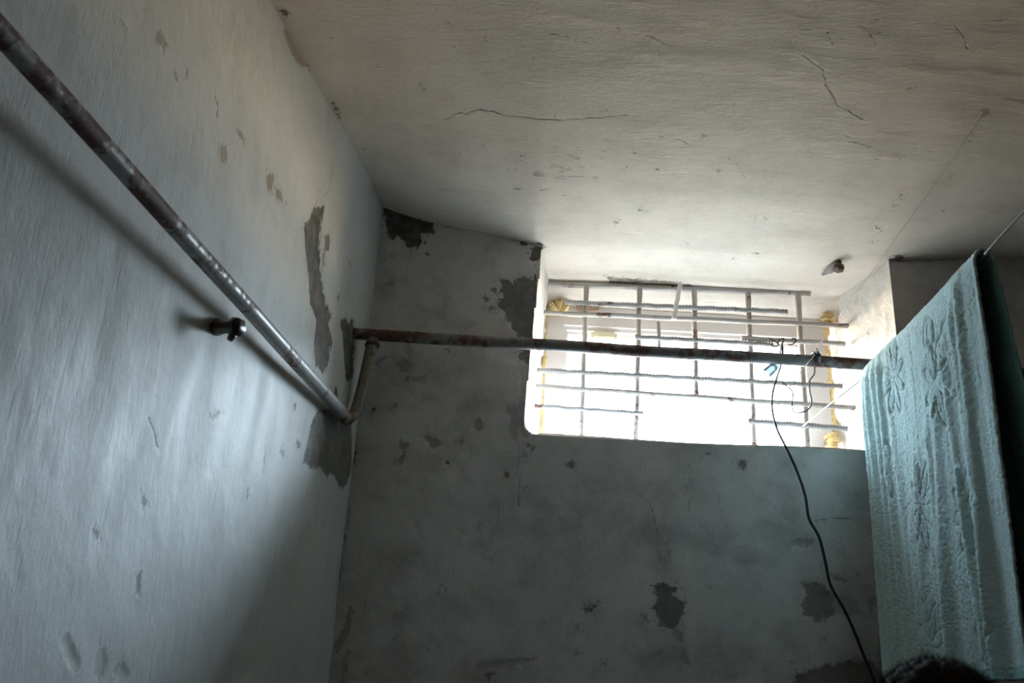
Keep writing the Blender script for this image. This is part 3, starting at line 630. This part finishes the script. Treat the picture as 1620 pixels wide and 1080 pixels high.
    # woven hem along both short ends
    for sel, sg in ((slice(nt_-9, nt_), 1), (slice(0, 9), -1)):
        q = Pt[:, sel] + across*(.0012*sg); h = mesh_obj('hem', q.reshape(-1, 3), [(i*9+j, (i+1)*9+j, (i+1)*9+j+1, i*9+j+1) for i in range(ns-1) for j in range(8)], M['hem'], e)
        sm_ = h.modifiers.new('thick', 'SOLIDIFY'); sm_.thickness = .007; sm_.offset = 0
    return o
towel()

# ------------------------------------------------------------------ person standing in front of the towel (only the crown shows)
def person():
    hc = atd(1488, 1053, 1.20); HX, HY, HT = float(hc[0]), float(hc[1])+.02, float(hc[2])      # top of the head
    root = empty('person', (HX, HY, 0), label='person with short dark hair before the towel, only the crown showing', cat='person')
    k = HT/1.70
    def L(x, y, z): return Vector((HX+x*k, HY+y*k, z*k))
    # facing +y (towards the window)
    J = {'pel': (0,0,.93), 'sp': (0,.0,1.08), 'ch': (0,-.01,1.26), 'nk': (0,-.02,1.42), 'hd': (0,-.01,1.50),
         'hl': (-.09,0,.88), 'kl': (-.10,.01,.48), 'al': (-.10,-.02,.09), 'tl': (-.11,.13,.03), 'hr': (.09,0,.88), 'kr': (.10,.01,.48), 'ar': (.10,-.02,.09), 'tr': (.11,.13,.03),
         'sl': (-.17,-.01,1.37), 'el': (-.23,-.02,1.10), 'wl': (-.235,.03,.86), 'pl': (-.235,.05,.79), 'sr': (.17,-.01,1.37), 'er': (.23,-.02,1.10), 'wr': (.235,.03,.86), 'pr': (.235,.05,.79)}
    RAD = {'pel': (.15,.11), 'sp': (.135,.10), 'ch': (.155,.11), 'nk': (.058,.058), 'hd': (.055,.055), 'hl': (.085,.085), 'kl': (.055,.058), 'al': (.038,.042), 'tl': (.042,.028), 'sl': (.06,.06), 'el': (.042,.042), 'wl': (.027,.022), 'pl': (.040,.016)}
    for a in ('hl','kl','al','tl','sl','el','wl','pl'): RAD[a[0]+'r'] = RAD[a]
    E = [('pel','sp'),('sp','ch'),('ch','nk'),('nk','hd'),('pel','hl'),('hl','kl'),('kl','al'),('al','tl'),('pel','hr'),('hr','kr'),('kr','ar'),('ar','tr'),('ch','sl'),('sl','el'),('el','wl'),('wl','pl'),('ch','sr'),('sr','er'),('er','wr'),('wr','pr')]
    def skin(names, edges, grow, pos=None, rad=None, rootn=None, sub=2):
        me = bpy.data.meshes.new('tmp'); pos = pos or J; rad = rad or RAD
        me.from_pydata([L(*pos[n]) for n in names], [(names.index(a), names.index(b)) for a, b in edges], []); o = bpy.data.objects.new('tmp', me); COL.objects.link(o)
        sk = o.modifiers.new('s', 'SKIN'); sk.use_smooth_shade = True; o.modifiers.new('b', 'SUBSURF').levels = sub
        for i, n in enumerate(names):
            v = me.skin_vertices[0].data[i]; r = rad[n]; v.radius = (r[0]*k+grow, r[1]*k+grow); v.use_root = (n == (rootn or names[0]))
        dg = bpy.context.evaluated_depsgraph_get(); ev = o.evaluated_get(dg); m2 = ev.to_mesh()
        V = [tuple(v.co) for v in m2.vertices]; Fc = [tuple(p.vertices) for p in m2.polygons]; ev.to_mesh_clear(); bpy.data.objects.remove(o); return V, Fc
    mb = MB(); mb.add(*skin(list(J), E, 0))
    for sg, w in ((-1, 'pl'), (1, 'pr')):                 # five fingers each, slightly curled
        px, py, pz = J[w]
        for i, (ln, oy) in enumerate(((.070,.030),(.078,.010),(.074,-.010),(.060,-.028))):
            c = {'a': (px, py+oy*.8, pz+.01), 'b': (px-sg*.002, py+oy, pz-.02), 'c': (px-sg*.008, py+oy+.004, pz-.02-ln*.5), 'd': (px-sg*.022, py+oy+.006, pz-.02-ln)}
            mb.add(*skin(['a','b','c','d'], [('a','b'),('b','c'),('c','d')], 0, c, {'a': (.010,.010), 'b': (.009,.009), 'c': (.008,.008), 'd': (.0065,.0065)}, 'a'))
        c = {'a': (px, py+.012, pz+.035), 'b': (px-sg*.012, py+.046, pz+.005), 'c': (px-sg*.018, py+.056, pz-.03)}
        mb.add(*skin(['a','b','c'], [('a','b'),('b','c')], 0, c, {'a': (.013,.013), 'b': (.010,.010), 'c': (.008,.008)}, 'a'))
    # head: shaped ellipsoid with brow, nose, cheeks and chin, face towards +y
    HC = L(0, .0, 1.585); V = []; nu, nv = 48, 32
    for j in range(nv+1):
        ph = math.pi*j/nv
        for i in range(nu):
            th = 2*math.pi*i/nu; x = math.sin(ph)*math.sin(th); y = math.sin(ph)*math.cos(th); z = math.cos(ph)
            X, Y, Z = x*.078, y*.098, z*.112
            if z < -.1: X *= 1+.30*(z+.1); Y *= 1+(.16*(z+.1) if y > 0 else .45*(z+.1))
            if y > .3:
                nose = math.exp(-(x/.16)**2)*math.exp(-((z+.20)/.16)**2); Y += .026*nose
                Y += .006*math.exp(-((z-.10)/.07)**2) - .010*math.exp(-((abs(x)-.36)/.15)**2-((z+.02)/.10)**2)
                Y += .007*math.exp(-(x/.25)**2-((z+.52)/.06)**2) + .005*math.exp(-(x/.2)**2-((z+.82)/.10)**2)
            V.append(HC+Vector((X, Y, Z))*k)
    Fc = [(j*nu+i, (j+1)*nu+i, (j+1)*nu+(i+1)%nu, j*nu+(i+1)%nu) for j in range(nv) for i in range(nu)]
    mb.add(V, Fc)
    for sg in (-1, 1): mb.tube([HC+Vector((sg*.074, -.010, -.028))*k, HC+Vector((sg*.082, -.014, 0))*k, HC+Vector((sg*.080, -.016, .022))*k], [.010*k, .016*k, .012*k], 10)
    body = mb.build('body', M['skin'], root); rm = body.modifiers.new('r', 'REMESH'); rm.mode = 'VOXEL'; rm.voxel_size = .0055; rm.use_smooth_shade = True
    sm = body.modifiers.new('s', 'SMOOTH'); sm.iterations = 3
    for sg in (-1, 1):
        m = MB(); c = HC+Vector((sg*.030, .082, -.003))*k
        m.tube([c+Vector((0, y, 0)) for y in (-.011, -.008, 0, .008, .011)], [.003, .008, .0115, .008, .003], 12); m.build('eye', M['eye'], root)
    mv, mf = skin(['ch','nk','sp','pel','sl','mr','sr','mm'], [('ch','nk'),('ch','sp'),('sp','pel'),('ch','sl'),('sl','mr'),('ch','sr'),('sr','mm')], .012,
                  {**J, 'nk': (0,-.015,1.39), 'mr': (-.205,-.015,1.20), 'mm': (.205,-.015,1.20)}, {**RAD, 'nk': (.062,.060), 'mr': (.052,.052), 'mm': (.052,.052)}, 'ch')
    m = MB(); m.add(mv, mf); m.build('shirt', M['shirt'], root)
    T = {**J, 'al': (-.10,-.02,.12), 'ar': (.10,-.02,.12)}
    mv, mf = skin(['pel','hl','kl','al','hr','kr','ar'], [('pel','hl'),('hl','kl'),('kl','al'),('pel','hr'),('hr','kr'),('kr','ar')], .013, T, None, 'pel')
    m = MB(); m.add(mv, mf); m.build('trousers', M['trousers'], root)
    for sg in (-1, 1):
        m = MB(); m.tube([L(sg*.105, -.075, .045), L(sg*.105, -.03, .05), L(sg*.107, .05, .042), L(sg*.11, .12, .035), L(sg*.112, .17, .028)], [.030, .044, .046, .044, .022], 14); m.build('shoe', M['shoe'], root)
    # hair: a cap that follows the skull plus short strands
    m = MB(); V = []; nu, nv = 60, 26; m2 = []
    def hairpt(th, ph, g):
        x = math.sin(ph)*math.sin(th); y = math.sin(ph)*math.cos(th); z = math.cos(ph)
        Z = z*.112
        return HC+Vector((x*(.078+g), y*(.098+g), Z+z*g))*k
    def lim(th): return math.radians(62 + 46*(0.5-0.5*math.cos(th)))
    for j in range(nv+1):
        for i in range(nu):
            th = 2*math.pi*i/nu; ph = lim(th)*j/nv; g = .012*(1-.6*(j/nv)**3)+.0025*math.sin(th*9+j*1.7)*math.sin(j*2.1)
            V.append(hairpt(th, ph, g))
    Fc = [(j*nu+i, (j+1)*nu+i, (j+1)*nu+(i+1)%nu, j*nu+(i+1)%nu) for j in range(nv) for i in range(nu)]; m.add(V, Fc)
    for _ in range(9000):
        th = random.random()*2*math.pi; ph = lim(th)*math.sqrt(random.random()); p = hairpt(th, ph, .008)
        nrm = (p-HC).normalized(); dr = (nrm*.7+Vector((random.gauss(0,.45), random.gauss(-.1,.45), random.gauss(.0,.35)))).normalized(); ln = random.uniform(.009, .017)
        sd_ = dr.cross(nrm+Vector((.01,.02,.03))).normalized()*.0006
        m.add([p-sd_, p+sd_, p+dr*ln], [(0, 1, 2)])
    m.build('hair', M['hair'], root)
person()
